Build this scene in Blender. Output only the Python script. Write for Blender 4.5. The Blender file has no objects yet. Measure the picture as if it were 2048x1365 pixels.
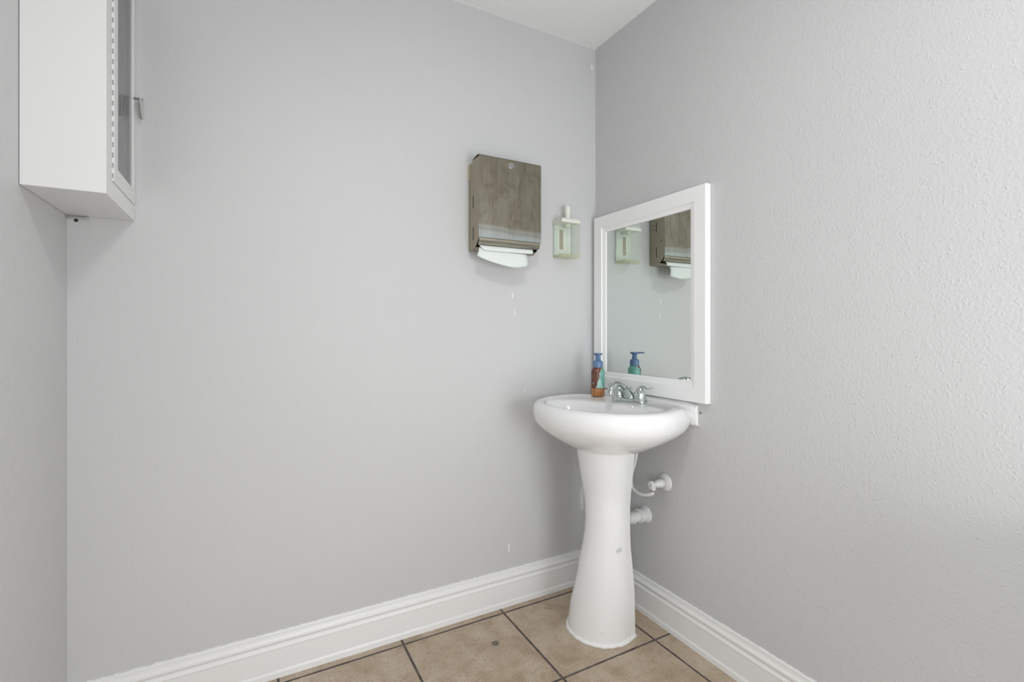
import bpy, bmesh, math, random
from mathutils import Vector, Matrix
random.seed(4)
R = math.radians
S = bpy.context.scene
COL = S.collection

# ------------------------------------------------------------------ camera, world, lights, exposure
cd = bpy.data.cameras.new('camera'); cam = bpy.data.objects.new('camera', cd); COL.objects.link(cam)
cam.location = (-1.410, -1.774, 1.140); cam.rotation_euler = (R(90), 0, R(-28.684))
cd.sensor_width = 36; cd.lens = 967.9 / 2048 * 36; cd.shift_y = -20.9 / 2048; cd.clip_start = 0.01
S.camera = cam
S.view_settings.view_transform = 'Standard'; S.view_settings.look = 'None'
S.view_settings.gamma = 1; S.view_settings.use_curve_mapping = False
S.view_settings.exposure = 0.0
W = bpy.data.worlds.new('world'); S.world = W; W.use_nodes = True
W.node_tree.nodes['Background'].inputs[0].default_value = (0.9, 0.95, 1, 1)
W.node_tree.nodes['Background'].inputs[1].default_value = 0.6

def area(name, loc, rot, sx, sy, power, color=(1, 1, 1)):
    l = bpy.data.lights.new(name, 'AREA'); l.shape = 'RECTANGLE'; l.size = sx; l.size_y = sy
    l.energy = power; l.color = color
    o = bpy.data.objects.new(name, l); COL.objects.link(o); o.location = loc; o.rotation_euler = rot
    return o
H = 2.44; XL = -1.8495; YF = -3.0
LAMP_XY = (-1.06, -1.50)
LAMP_W, ADDED_DOOR_W, ADDED_WIN_W = 9.0, 27.5, 13.0
area('ceiling_lamp_light', (LAMP_XY[0], LAMP_XY[1], H - 0.075), (0, 0, 0), 0.26, 0.26, LAMP_W, (1, 0.995, 0.98))
area('added_doorway_light', (-0.50, YF - 0.06, 0.76), (R(90), 0, 0), 0.84, 1.36, ADDED_DOOR_W, (0.955, 0.98, 1))  # added source in an invented doorway behind the camera, brightens the walls
area('added_left_window_light', (XL - 0.05, -2.30, 0.9), (0, R(-90), 0), 1.1, 0.8, ADDED_WIN_W, (0.945, 1.0, 0.975))  # added source in an invented left opening, brightens the right wall

# ------------------------------------------------------------------ materials
def mat(name, color=(0.8, 0.8, 0.8), rough=0.5, metal=0.0, spec=0.5, coat=0.0):
    m = bpy.data.materials.new(name); m.use_nodes = True
    b = m.node_tree.nodes['Principled BSDF']
    b.inputs['Base Color'].default_value = (*color, 1); b.inputs['Roughness'].default_value = rough
    b.inputs['Metallic'].default_value = metal; b.inputs['Specular IOR Level'].default_value = spec
    b.inputs['Coat Weight'].default_value = coat
    return m
class N:
    """small node helper"""
    def __init__(s, m):
        s.m = m; s.t = m.node_tree; s.b = s.t.nodes.get('Principled BSDF')
    def new(s, typ, **k):
        n = s.t.nodes.new(typ)
        for a, v in k.items(): setattr(n, a, v)
        return n
    def link(s, a, b): s.t.links.new(a, b)
    def coord(s, kind='Object'): return s.new('ShaderNodeTexCoord').outputs[kind]
    def val(s, sock, v):
        if hasattr(v, 'links'): s.link(v, sock)
        else: sock.default_value = v
    def math(s, op, a, b=0.0, c=None):
        n = s.new('ShaderNodeMath', operation=op); s.val(n.inputs[0], a); s.val(n.inputs[1], b)
        if c is not None: s.val(n.inputs[2], c)
        return n.outputs[0]
    def noise(s, vec, scale, detail=2, rough=0.5, dist=0.0):
        n = s.new('ShaderNodeTexNoise'); s.link(vec, n.inputs['Vector']); n.inputs['Scale'].default_value = scale
        n.inputs['Detail'].default_value = detail; n.inputs['Roughness'].default_value = rough
        n.inputs['Distortion'].default_value = dist
        return n.outputs['Fac']
    def mapping(s, vec, scale=(1, 1, 1), loc=(0, 0, 0)):
        n = s.new('ShaderNodeMapping'); s.link(vec, n.inputs[0]); n.inputs['Scale'].default_value = scale
        n.inputs['Location'].default_value = loc
        return n.outputs[0]
    def ramp(s, fac, stops):
        n = s.new('ShaderNodeValToRGB'); s.val(n.inputs[0], fac); e = n.color_ramp.elements
        while len(e) < len(stops): e.new(0.5)
        for i, (p, c) in enumerate(stops):
            e[i].position = p; e[i].color = (*c, 1) if len(c) == 3 else c
        return n.outputs[0]
    def mix(s, fac, a, b):
        n = s.new('ShaderNodeMix', data_type='RGBA'); s.val(n.inputs['Factor'], fac)
        for nm, v in (('A', a), ('B', b)):
            k = [i for i in n.inputs if i.name == nm and i.type == 'RGBA'][0]
            if hasattr(v, 'links'): s.link(v, k)
            else: k.default_value = (*v, 1)
        return [o for o in n.outputs if o.type == 'RGBA'][0]
    def mixf(s, fac, a, b):
        return s.math('ADD', s.math('MULTIPLY', s.math('SUBTRACT', 1.0, fac), a), s.math('MULTIPLY', fac, b))
    def bump(s, h, strength=0.3, dist=0.002):
        n = s.new('ShaderNodeBump'); n.inputs['Strength'].default_value = strength
        n.inputs['Distance'].default_value = dist; s.link(h, n.inputs['Height']); s.link(n.outputs[0], s.b.inputs['Normal'])
    def sep(s, vec):
        n = s.new('ShaderNodeSeparateXYZ'); s.link(vec, n.inputs[0]); return n.outputs
    def ss(s, x, lo, hi):
        n = s.new('ShaderNodeMapRange', interpolation_type='SMOOTHSTEP'); s.val(n.inputs['Value'], x)
        n.inputs['From Min'].default_value = lo; n.inputs['From Max'].default_value = hi
        return n.outputs[0]

def wall_material(name, chips=(), bump=0.40):
    """grey eggshell paint over orange peel; chips = (horizontal, z, half width, half height, axis)"""
    m = mat(name, (0.5, 0.5, 0.5), 0.5, spec=0.25); n = N(m); v = n.coord()
    big = n.noise(v, 1.6, 0)
    col = n.mix(big, (0.598, 0.598, 0.606), (0.634, 0.635, 0.641))
    peel = n.new('ShaderNodeTexVoronoi', feature='F1'); wv = n.new('ShaderNodeTexNoise'); n.link(v, wv.inputs['Vector']); wv.inputs['Scale'].default_value = 60; wv.inputs['Detail'].default_value = 0
    wm = n.new('ShaderNodeVectorMath', operation='MULTIPLY_ADD'); n.link(wv.outputs['Color'], wm.inputs[0]); wm.inputs[1].default_value = (0.012, 0.012, 0.012); n.link(v, wm.inputs[2])
    n.link(wm.outputs[0], peel.inputs['Vector'])
    peel.inputs['Scale'].default_value = 115
    blob = n.ss(peel.outputs['Distance'], 0.50, 0.0)
    mask = n.ss(n.noise(v, 42, 1), 0.30, 0.72)
    fine = n.noise(v, 125, 2, 0.55)
    h = n.math('ADD', n.math('MULTIPLY', n.math('MULTIPLY', blob, mask), 0.8), n.math('MULTIPLY', fine, 0.95))
    xyz = n.sep(v)
    rag = n.noise(v, 55, 4, 0.8)
    cut = n.math('ADD', xyz[2], n.math('MULTIPLY', n.math('SUBTRACT', rag, 0.5), 0.030))
    col = n.mix(n.ss(cut, H - 0.0040, H - 0.0030), col, (0.74, 0.74, 0.74))      # ragged white cut-in line under the ceiling
    cut2 = n.math('ADD', xyz[2], n.math('MULTIPLY', n.math('SUBTRACT', rag, 0.5), 0.020))
    col = n.mix(n.ss(cut2, 0.1485, 0.1478), col, (0.84, 0.84, 0.84))
    wob = n.math('MULTIPLY', n.math('SUBTRACT', rag, 0.5), 3.2)
    for (a, z, wa, wz, ax) in chips:
        da = n.math('DIVIDE', n.math('SUBTRACT', xyz[ax], a), wa); dz = n.math('DIVIDE', n.math('SUBTRACT', xyz[2], z), wz)
        rr = n.math('ADD', n.math('ADD', n.math('MULTIPLY', da, da), n.math('MULTIPLY', dz, dz)), wob)
        k = n.ss(rr, 1.0, 0.35)
        col = n.mix(k, col, (0.82, 0.82, 0.81))
    n.link(col, n.b.inputs['Base Color']); n.bump(h, bump, 0.0026)
    return m
M_WALLB = wall_material('wall_paint_back', [(-0.078, 0.385, 0.013, 0.075, 0), (-0.437, 1.285, 0.004, 0.014, 0), (-0.427, 1.215, 0.003, 0.026, 0),
                                       (-0.377, 0.883, 0.003, 0.009, 0), (-0.454, 0.235, 0.005, 0.024, 0), (-0.022, 2.35, 0.008, 0.016, 0)], 0.25)
M_WALL = wall_material('wall_paint')
M_CEIL = mat('ceiling_paint', (0.90, 0.90, 0.90), 0.8, spec=0.2); n = N(M_CEIL); n.bump(n.noise(n.coord(), 90, 3), 0.3, 0.002)

def trim_material():
    m = mat('trim_paint', (0.83, 0.83, 0.83), 0.32); n = N(m); v = n.coord()
    dirt = n.ss(n.noise(v, 55, 4, 0.7), 0.66, 0.78); low = n.ss(n.sep(v)[2], 0.05, 0.0)
    c = n.mix(n.math('MULTIPLY', n.noise(v, 5, 3), 0.35), (0.88, 0.88, 0.88), (0.80, 0.80, 0.79))
    c = n.mix(n.math('MULTIPLY', dirt, n.math('ADD', 0.12, n.math('MULTIPLY', low, 0.6))), c, (0.5, 0.48, 0.45))
    n.link(c, n.b.inputs['Base Color']); n.bump(n.noise(v, 40, 3), 0.15, 0.002)
    return m
M_TRIM = trim_material()

def floor_material():
    m = mat('floor_tile', (0.3, 0.24, 0.2), 0.45, spec=0.4); n = N(m); v = n.coord(); x, y, z = n.sep(v)
    def line(c, off, period):
        k = n.math('PINGPONG', n.math('SUBTRACT', c, off), period / 2)      # 0 on a joint
        return k
    wob = n.math('MULTIPLY', n.math('SUBTRACT', n.noise(v, 14, 2), 0.5), 0.003)
    d = n.math('MINIMUM', line(x, -0.093, 0.4095), line(y, -0.0455, 0.4175))
    d = n.math('ADD', d, wob)
    joint = n.ss(d, 0.0050, 0.0034)
    n1 = n.noise(v, 9, 5, 0.62, 0.4); n2 = n.noise(v, 190, 4, 0.7); n3 = n.noise(v, 30, 4, 0.7, 0.8)
    c = n.ramp(n1, [(0.3, (0.40, 0.30, 0.21)), (0.5, (0.55, 0.44, 0.33)), (0.72, (0.66, 0.56, 0.45))])
    c = n.mix(n.math('MULTIPLY', n.ss(n3, 0.45, 0.7), 0.5), c, (0.40, 0.28, 0.18))
    c = n.mix(n.math('MULTIPLY', n.ss(n2, 0.42, 0.66), 0.6), c, (0.27, 0.205, 0.145))
    c = n.mix(joint, c, n.ramp(n.noise(v, 22, 3), [(0.35, (0.075, 0.058, 0.052)), (0.7, (0.16, 0.135, 0.12))]))
    n.link(c, n.b.inputs['Base Color']); n.link(n.mixf(joint, 0.42, 0.85), n.b.inputs['Roughness'])
    n.bump(n.math('ADD', n.math('MULTIPLY', joint, -1.0), n.math('MULTIPLY', n1, 0.25)), 0.5, 0.002)
    return m
M_FLOOR = floor_material()
M_PORC = mat('porcelain', (0.885, 0.885, 0.89), 0.09, spec=0.5, coat=0.3)
def pedestal_material():
    m = mat('pedestal_porcelain', (0.87, 0.87, 0.87), 0.2); n = N(m); v = n.coord()
    z = n.sep(v)[2]
    k = n.math('MULTIPLY', n.ss(n.noise(v, 60, 5, 0.7), 0.54, 0.66), n.math('MULTIPLY', n.ss(z, 0.075, 0.01), n.ss(n.noise(v, 12, 2), 0.42, 0.62)))
    n.link(n.mix(k, (0.90, 0.90, 0.905), (0.55, 0.54, 0.52)), n.b.inputs['Base Color']); return m
M_PED = pedestal_material()
M_CAULK = mat('caulk', (0.88, 0.88, 0.88), 0.6); n = N(M_CAULK); n.bump(n.noise(n.coord(), 100, 4), 0.5, 0.003)
M_CHROME = mat('chrome', (0.56, 0.61, 0.59), 0.09, metal=1.0)
M_CHROME2 = mat('satin_metal', (0.62, 0.62, 0.62), 0.22, metal=1.0)
M_HANDLE = mat('handle_chrome', (0.50, 0.50, 0.50), 0.12, metal=1.0)
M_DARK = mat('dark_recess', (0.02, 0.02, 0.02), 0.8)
M_ENAMEL = mat('cabinet_enamel', (0.80, 0.80, 0.80), 0.3); n = N(M_ENAMEL); n.bump(n.noise(n.coord(), 25, 3), 0.08, 0.002)
M_CABIN = mat('cabinet_interior', (0.18, 0.18, 0.18), 0.5)
M_PVC = mat('painted_pipe', (0.80, 0.80, 0.79), 0.38); n = N(M_PVC); n.bump(n.noise(n.coord(), 90, 3), 0.25, 0.002)
M_WHITEP = mat('white_plastic', (0.78, 0.79, 0.72), 0.4)
M_FRAME = mat('mirror_frame_paint', (0.93, 0.93, 0.93), 0.35); n = N(M_FRAME); n.bump(n.noise(n.mapping(n.coord(), (1, 8, 60)), 3, 3), 0.05, 0.002)
M_MIRROR = mat('silvered_glass', (0.80, 0.845, 0.815), 0.004, metal=1.0)
M_PAPER = mat('paper_towel', (0.78, 0.82, 0.79), 0.9, spec=0.1); n = N(M_PAPER); n.bump(n.noise(n.coord(), 260, 3), 0.2, 0.001)
M_BLUE = mat('blue_plastic', (0.115, 0.20, 0.36), 0.3)
M_INK = mat('ink', (0.12, 0.12, 0.12), 0.6)

def steel_material(name, side=False):
    m = mat(name, (0.4, 0.37, 0.3), 0.3, metal=1.0); n = N(m); v = n.coord(); x, y, z = n.sep(v)
    streak = n.noise(n.mapping(v, (60, 60, 2.0)), 3.0, 5, 0.6)
    blot = n.noise(n.mapping(v, (1, 1, 0.7)), 14, 4, 0.6, 1.2)
    if side:
        c = n.mix(blot, (0.36, 0.325, 0.25), (0.43, 0.395, 0.31))
        rust = n.new('ShaderNodeTexVoronoi'); n.link(n.mapping(v, (1, 1, 0.8)), rust.inputs['Vector']); rust.inputs['Scale'].default_value = 42
        k = n.math('MULTIPLY', n.ss(rust.outputs['Distance'], 0.17, 0.11), n.ss(x, 0.1, 0.13))
        c = n.mix(k, c, (0.05, 0.035, 0.02))
        n.b.inputs['Roughness'].default_value = 0.45
    else:
        warm = n.mix(n.ss(blot, 0.3, 0.7), (0.22, 0.195, 0.14), (0.31, 0.285, 0.225))
        warm = n.mix(n.math('MULTIPLY', n.ss(streak, 0.42, 0.68), 0.4), warm, (0.37, 0.35, 0.30))
        # worn, cleaner band along the lower edge, with its own wavy outline
        wav = n.math('ADD', z, n.math('MULTIPLY', n.math('SUBTRACT', n.noise(n.mapping(v, (1, 1, 0.2)), 9, 2), 0.5), 0.02))
        wav = n.math('ADD', wav, n.math('MULTIPLY', x, 0.05))
        pale = n.mix(streak, (0.42, 0.455, 0.45), (0.56, 0.61, 0.61))
        b1 = n.math('MULTIPLY', n.ss(wav, 0.100, 0.086), n.math('ADD', 0.35, streak)); b2 = n.math('MULTIPLY', n.ss(wav, 0.075, 0.064), n.math('ADD', 0.35, streak))
        c = n.mix(n.math('MULTIPLY', b1, 0.55), warm, pale); c = n.mix(n.math('MULTIPLY', b2, 0.8), c, pale)
        dk = n.math('MULTIPLY', n.ss(n.math('ABSOLUTE', n.math('SUBTRACT', wav, 0.079)), 0.006, 0.0), 0.5)
        c = n.mix(dk, c, (0.33, 0.31, 0.28))
        n.link(n.math('ADD', 0.30, n.math('MULTIPLY', streak, 0.16)), n.b.inputs['Roughness'])
    n.link(c, n.b.inputs['Base Color']); n.bump(streak, 0.08, 0.001)
    return m
M_STEEL = steel_material('aged_brushed_steel'); M_STEELS = steel_material('aged_steel_side', True)
M_LIP = mat('steel_lip', (0.37, 0.34, 0.27), 0.32, metal=1.0)
n = N(M_LIP); v = n.coord(); n.link(n.mix(n.noise(n.mapping(v, (5, 60, 60)), 3, 4), (0.22, 0.20, 0.16), (0.50, 0.47, 0.38)), n.b.inputs['Base Color'])

def clear_material(name, tint, rough=0.05, ior=1.45, haze=0.0, hazecol=(0.8, 0.8, 0.8), graze=0.8):
    m = bpy.data.materials.new(name); m.use_nodes = True; t = m.node_tree; t.nodes.clear()
    out = t.nodes.new('ShaderNodeOutputMaterial'); tr = t.nodes.new('ShaderNodeBsdfTransparent'); tr.inputs[0].default_value = (*tint, 1)
    gl = t.nodes.new('ShaderNodeBsdfGlossy'); gl.inputs['Roughness'].default_value = rough; gl.inputs['Color'].default_value = (0.95, 0.97, 0.96, 1)
    lw = t.nodes.new('ShaderNodeLayerWeight'); lw.inputs[0].default_value = 0.5
    pw = t.nodes.new('ShaderNodeMath'); pw.operation = 'POWER'; t.links.new(lw.outputs['Facing'], pw.inputs[0]); pw.inputs[1].default_value = 4.0
    fr = t.nodes.new('ShaderNodeMath'); fr.operation = 'MULTIPLY_ADD'; t.links.new(pw.outputs[0], fr.inputs[0]); fr.inputs[1].default_value = graze; fr.inputs[2].default_value = ((ior - 1) / (ior + 1)) ** 2
    mx = t.nodes.new('ShaderNodeMixShader'); df = t.nodes.new('ShaderNodeBsdfDiffuse'); df.inputs[0].default_value = (*hazecol, 1)
    m2 = t.nodes.new('ShaderNodeMixShader'); m2.inputs[0].default_value = haze
    t.links.new(tr.outputs[0], m2.inputs[1]); t.links.new(df.outputs[0], m2.inputs[2])
    t.links.new(fr.outputs[0], mx.inputs[0]); t.links.new(m2.outputs[0], mx.inputs[1]); t.links.new(gl.outputs[0], mx.inputs[2])
    t.links.new(mx.outputs[0], out.inputs[0]); return m
M_TANK = clear_material('clear_plastic', (0.972, 0.98, 0.965), 0.08, 1.4, 0.03, (0.75, 0.82, 0.76))
M_TANKB = clear_material('yellowed_clear_plastic', (0.93, 0.93, 0.84), 0.15, 1.4, 0.20, (0.72, 0.72, 0.56))
M_PANE = clear_material('cabinet_glass', (0.78, 0.78, 0.78), 0.01, 1.5, graze=0.45)

# ------------------------------------------------------------------ mesh helpers
def link(name, bm, m, parent=None, smooth=False, bevel=0.0, sub=0, seg=2):
    me = bpy.data.meshes.new(name); bmesh.ops.recalc_face_normals(bm, faces=bm.faces); bm.to_mesh(me); bm.free()
    for mm in (m if isinstance(m, (list, tuple)) else [m]): me.materials.append(mm)
    o = bpy.data.objects.new(name, me); COL.objects.link(o)
    if smooth:
        for p in me.polygons: p.use_smooth = True
    if bevel:
        b = o.modifiers.new('bevel', 'BEVEL'); b.width = bevel; b.segments = seg; b.limit_method = 'ANGLE'; b.angle_limit = R(35)
    if sub:
        s = o.modifiers.new('sub', 'SUBSURF'); s.levels = sub; s.render_levels = sub
    if parent: o.parent = parent
    return o
def struct(name, bm, m, **k):
    o = link(name, bm, m, **k)
    if o.parent is None: o['kind'] = 'structure'
    return o
def thing(name, label, cat, loc=(0, 0, 0), rotz=0.0, group=None):
    o = bpy.data.objects.new(name, None); COL.objects.link(o); o.empty_display_size = 0.05
    o.location = loc; o.rotation_euler = (0, 0, rotz); tag(o, label, cat, group); return o
def tag(o, label, cat, group=None):
    o['label'] = label; o['category'] = cat
    if group: o['group'] = group
    return o
def box(bm, x0, x1, y0, y1, z0, z1):
    vs = [bm.verts.new((x, y, z)) for x in (x0, x1) for y in (y0, y1) for z in (z0, z1)]
    for f in ((0, 1, 3, 2), (4, 6, 7, 5), (0, 4, 5, 1), (2, 3, 7, 6), (0, 2, 6, 4), (1, 5, 7, 3)): bm.faces.new([vs[i] for i in f])
    return bm
def B(*a): return box(bmesh.new(), *a)
def prism(bm, pts, axis, a, b):
    """extrude a 2D outline along axis from a to b"""
    def P(p, t): q = list(p); q.insert(axis, t); return q
    va = [bm.verts.new(P(p, a)) for p in pts]; vb = [bm.verts.new(P(p, b)) for p in pts]
    bm.faces.new(va); bm.faces.new(vb[::-1]); k = len(pts)
    for i in range(k): bm.faces.new((va[i], va[(i + 1) % k], vb[(i + 1) % k], vb[i]))
    return bm
def loft(bm, loops, cap0=True, cap1=True):
    rows = [[bm.verts.new(p) for p in l] for l in loops]; k = len(rows[0])
    for r0, r1 in zip(rows, rows[1:]):
        for i in range(k): bm.faces.new((r0[i], r0[(i + 1) % k], r1[(i + 1) % k], r1[i]))
    if cap0: bm.faces.new(rows[0][::-1])
    if cap1: bm.faces.new(rows[-1])
    return bm
def lathe(bm, prof, n=32, M=Matrix(), cap=True):
    """prof = (radius, z); M places it"""
    loft(bm, [[M @ Vector((r * math.cos(2 * math.pi * i / n), r * math.sin(2 * math.pi * i / n), z)) for i in range(n)] for r, z in prof], cap, cap)
    return bm
def tube(bm, pts, rad, n=14, flat=None, up=Vector((0, 0, 1)), cap=True):
    """sweep an ellipse (rad across, flat along the frame's up) through pts"""
    pts = [Vector(p) for p in pts]; loops = []
    rad = rad if isinstance(rad, (list, tuple)) else [rad] * len(pts)
    flat = flat or rad
    for i, p in enumerate(pts):
        t = (pts[min(i + 1, len(pts) - 1)] - pts[max(i - 1, 0)]).normalized()
        s = t.cross(up); s = s.normalized() if s.length > 1e-4 else Vector((1, 0, 0)); u = s.cross(t).normalized()
        loops.append([p + s * rad[i] * math.cos(2 * math.pi * k / n) + u * flat[i] * math.sin(2 * math.pi * k / n) for k in range(n)])
    return loft(bm, loops, cap, cap)
def spline(pts, n=8):
    pts = [Vector(p) for p in pts]; out = []
    for i in range(len(pts) - 1):
        p0, p1, p2, p3 = pts[max(i - 1, 0)], pts[i], pts[i + 1], pts[min(i + 2, len(pts) - 1)]
        for k in range(n):
            t = k / n
            out.append(0.5 * ((2 * p1) + (p2 - p0) * t + (2 * p0 - 5 * p1 + 4 * p2 - p3) * t * t + (3 * p1 - p0 - 3 * p2 + p3) * t ** 3))
    out.append(pts[-1]); return out
def AX(loc, axis):
    """matrix whose z axis points along axis"""
    return Matrix.Translation(loc) @ Vector(axis).to_track_quat('Z', 'Y').to_matrix().to_4x4()

# ------------------------------------------------------------------ the room
T = 0.1
struct('floor', B(XL - T, T, YF - T, T, -0.08, 0), M_FLOOR)
struct('ceiling', B(XL - T, T, YF - T, T, H, H + 0.08), M_CEIL)
struct('wall_back', B(XL - T, T, 0, T, 0, H), M_WALLB)
struct('wall_right', B(0, T, YF - T, 0, 0, H), M_WALL)
bm = bmesh.new(); ly0, ly1, lz0, lz1 = -2.72, -1.88, 0.33, 1.47  # unseen opening added so the left source can shine in
box(bm, XL - T, XL, YF - T, ly0, 0, H); box(bm, XL - T, XL, ly1, 0, 0, H); box(bm, XL - T, XL, ly0, ly1, 0, lz0); box(bm, XL - T, XL, ly0, ly1, lz1, H)
struct('wall_left', bm, M_WALL)
bm = bmesh.new(); wx0, wx1, wz0, wz1 = -0.93, -0.07, -0.001, 2.03  # unseen doorway opening added to let its source light the room
box(bm, XL, wx0, YF - T, YF, 0, H); box(bm, wx1, 0, YF - T, YF, 0, H)
box(bm, wx0, wx1, YF - T, YF, wz1, H)
struct('wall_front', bm, M_WALL)
bm = bmesh.new()
for a in ((wx0 - .06, wx0 + .01, 0, wz1 + .06), (wx1 - .01, wx1 + .06, 0, wz1 + .06), (wx0 + .01, wx1 - .01, wz1 - .01, wz1 + .06)):
    box(bm, a[0], a[1], YF - 0.05, YF + 0.015, a[2], a[3])
struct('trim_1', bm, M_TRIM, bevel=0.002)  # casing of the added doorway
bm = bmesh.new()
for a in ((ly0, ly0 + .03, lz0, lz1), (ly1 - .03, ly1, lz0, lz1), (ly0 + .03, ly1 - .03, lz0, lz0 + .03), (ly0 + .03, ly1 - .03, lz1 - .03, lz1)):
    box(bm, XL - 0.05, XL + 0.008, a[0], a[1], a[2], a[3])
struct('added_window_1', bm, M_TRIM, bevel=0.002)  # surround of the added left opening

BP = [(0, 0.1465), (0.003, 0.1465), (0.0055, 0.144), (0.006, 0.134), (0.0075, 0.128), (0.0115, 0.124), (0.0125, 0.118), (0.0105, 0.113), (0.0085, 0.109),
      (0.0095, 0.104), (0.0125, 0.099), (0.013, 0.095), (0.011, 0.0925), (0.011, 0.024), (0.0125, 0.020), (0.0145, 0.017), (0.015, 0.0), (0, 0)]
def baseboard(name, A, Bp, nrm, k=60):
    """run the moulding profile from A to Bp; slightly wavy painted top edge"""
    bm = bmesh.new(); A = Vector(A); Bp = Vector(Bp); nrm = Vector(nrm); loops = []
    for i in range(k + 1):
        p = A.lerp(Bp, i / k); w = 0.0008 * math.sin(i * 1.7) + 0.0006 * random.uniform(-1, 1)
        loops.append([p + nrm * t + Vector((0, 0, z + (w if z > 0.14 else 0))) for t, z in BP])
    loft(bm, loops); return struct(name, bm, M_TRIM)
baseboard('baseboard_back', (XL, 0, 0), (0, 0, 0), (0, -1, 0))
baseboard('baseboard_right', (0, -0.0155, 0), (0, YF, 0), (-1, 0, 0))
baseboard('baseboard_left', (XL, -0.0155, 0), (XL, YF, 0), (1, 0, 0))

# ------------------------------------------------------------------ wall cabinet in the upper left corner
CX0, CX1, CY0, CZ0, CZ1 = XL + 0.001, -1.6990, -0.326, 1.461, 2.21
cab = thing('wall_cabinet', 'white enamelled steel wall cabinet with a glass door, fixed in the upper left corner', 'cabinet', (CX0, 0, CZ0))
def cb(x0, x1, y0, y1, z0, z1): return x0 - CX0, x1 - CX0, y0, y1, z0 - CZ0, z1 - CZ0
bm = bmesh.new(); w = 0.012; YR = -0.002
DY0, DY1, DZ0, DZ1 = -0.270, -0.005, CZ0 + 0.044, CZ1 - 0.044           # door opening
# one shell with an opening in the side that faces right
def shell():
    bm = bmesh.new()
    o = [(CX0, CY0), (CX1, CY0), (CX1, YR), (CX0, YR)]
    # outer box without its right side
    V = lambda x, y, z: bm.verts.new((x - CX0, y, z - CZ0))
    a = {(i, j, k): V((CX0, CX1)[i], (CY0, YR)[j], (CZ0, CZ1)[k]) for i in (0, 1) for j in (0, 1) for k in (0, 1)}
    q = lambda *s: bm.faces.new(s)
    q(a[0, 0, 0], a[0, 0, 1], a[0, 1, 1], a[0, 1, 0]); q(a[0, 0, 0], a[1, 0, 0], a[1, 0, 1], a[0, 0, 1])
    q(a[0, 1, 0], a[0, 1, 1], a[1, 1, 1], a[1, 1, 0]); q(a[0, 0, 0], a[0, 1, 0], a[1, 1, 0], a[1, 0, 0]); q(a[0, 0, 1], a[1, 0, 1], a[1, 1, 1], a[0, 1, 1])
    r = {(j, k): V(CX1, (DY0, DY1)[j], (DZ0, DZ1)[k]) for j in (0, 1) for k in (0, 1)}
    s = {(j, k): V(CX1 - 0.012, (DY0, DY1)[j], (DZ0, DZ1)[k]) for j in (0, 1) for k in (0, 1)}
    b = {(j, k): V(CX0 + 0.006, (DY0, DY1)[j], (DZ0, DZ1)[k]) for j in (0, 1) for k in (0, 1)}
    ring = [(0, 0), (1, 0), (1, 1), (0, 1)]
    for m_ in range(4):
        c, d = ring[m_], ring[(m_ + 1) % 4]
        q(a[(1,) + c], a[(1,) + d], r[d], r[c]); q(r[c], r[d], s[d], s[c]); q(s[c], s[d], b[d], b[c])
    q(*[b[c] for c in ring]); return bm
link('body', shell(), M_ENAMEL, cab, bevel=0.006, seg=4)
# door: frame, pane, full length hinge, handle
bm = bmesh.new(); gy0, gy1, gz0, gz1 = -0.218, -0.021, CZ0 + 0.086, CZ1 - 0.086; dx0, dx1 = CX1 - 0.010, CX1 + 0.0015
d0, d1 = DY0 + 0.014, DY1 - 0.001; e0, e1 = DZ0 + 0.001, DZ1 - 0.001
for a in ((d0, gy0, e0, e1), (gy1, d1, e0, e1), (gy0, gy1, e0, gz0), (gy0, gy1, gz1, e1)): box(bm, *cb(dx0, dx1, a[0], a[1], a[2], a[3]))
door = link('door', bm, M_ENAMEL, cab)
link('glass_pane', B(*cb(dx0 + 0.003, dx0 + 0.006, gy0, gy1, gz0, gz1)), M_PANE, door)
bm = bmesh.new(); lathe(bm, [(0.0050, DZ0 + 0.002 - CZ0), (0.0050, DZ1 - 0.002 - CZ0)], 14, Matrix.Translation((CX1 - 0.0015 - CX0, DY0 + 0.007, 0)))
hg = link('hinge', bm, M_ENAMEL, cab, smooth=False)
bm = bmesh.new(); z = DZ0 + 0.008
while z < DZ1 - 0.02:
    box(bm, *cb(CX1 - 0.002, CX1 + 0.0025, DY0 + 0.0012, DY0 + 0.0022, z, z + 0.0115)); z += 0.0254
link('knuckle_gap', bm, mat('gap_shadow_paint', (0.40, 0.40, 0.40), 0.7), hg)
lining = link('cabinet_lining', B(*cb(CX0 + 0.006, CX0 + 0.008, DY0, DY1, DZ0, DZ1)), M_CABIN, cab)
# handle: stalk then a tapering folded paddle that hangs down
bm = bmesh.new(); hx, hy, hz = CX1 + 0.0015 - CX0, -0.022, 1.812 - CZ0
tube(bm, [(hx, hy, hz), (hx + 0.010, hy, hz), (hx + 0.021, hy, hz)], [0.003, 0.003, 0.003])
p = [(hx + 0.013, hy - 0.006, hz + 0.003), (hx + 0.023, hy, hz + 0.003), (hx + 0.013, hy + 0.006, hz + 0.003)]
pb = [(hx + 0.018, hy - 0.003, hz - 0.056), (hx + 0.023, hy, hz - 0.056), (hx + 0.018, hy + 0.003, hz - 0.056)]
th = Vector((-0.0022, 0, 0)); V1 = [bm.verts.new(q) for q in p]; V2 = [bm.verts.new(q) for q in pb]
V3 = [bm.verts.new(Vector(q) + th) for q in p]; V4 = [bm.verts.new(Vector(q) + th) for q in pb]
for i in (0, 1):
    bm.faces.new((V1[i], V1[i + 1], V2[i + 1], V2[i])); bm.faces.new((V3[i], V4[i], V4[i + 1], V3[i + 1]))
    bm.faces.new((V1[i], V3[i], V3[i + 1], V1[i + 1])); bm.faces.new((V2[i], V2[i + 1], V4[i + 1], V4[i]))
bm.faces.new((V1[0], V2[0], V4[0], V3[0])); bm.faces.new((V1[2], V3[2], V4[2], V2[2]))
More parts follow.
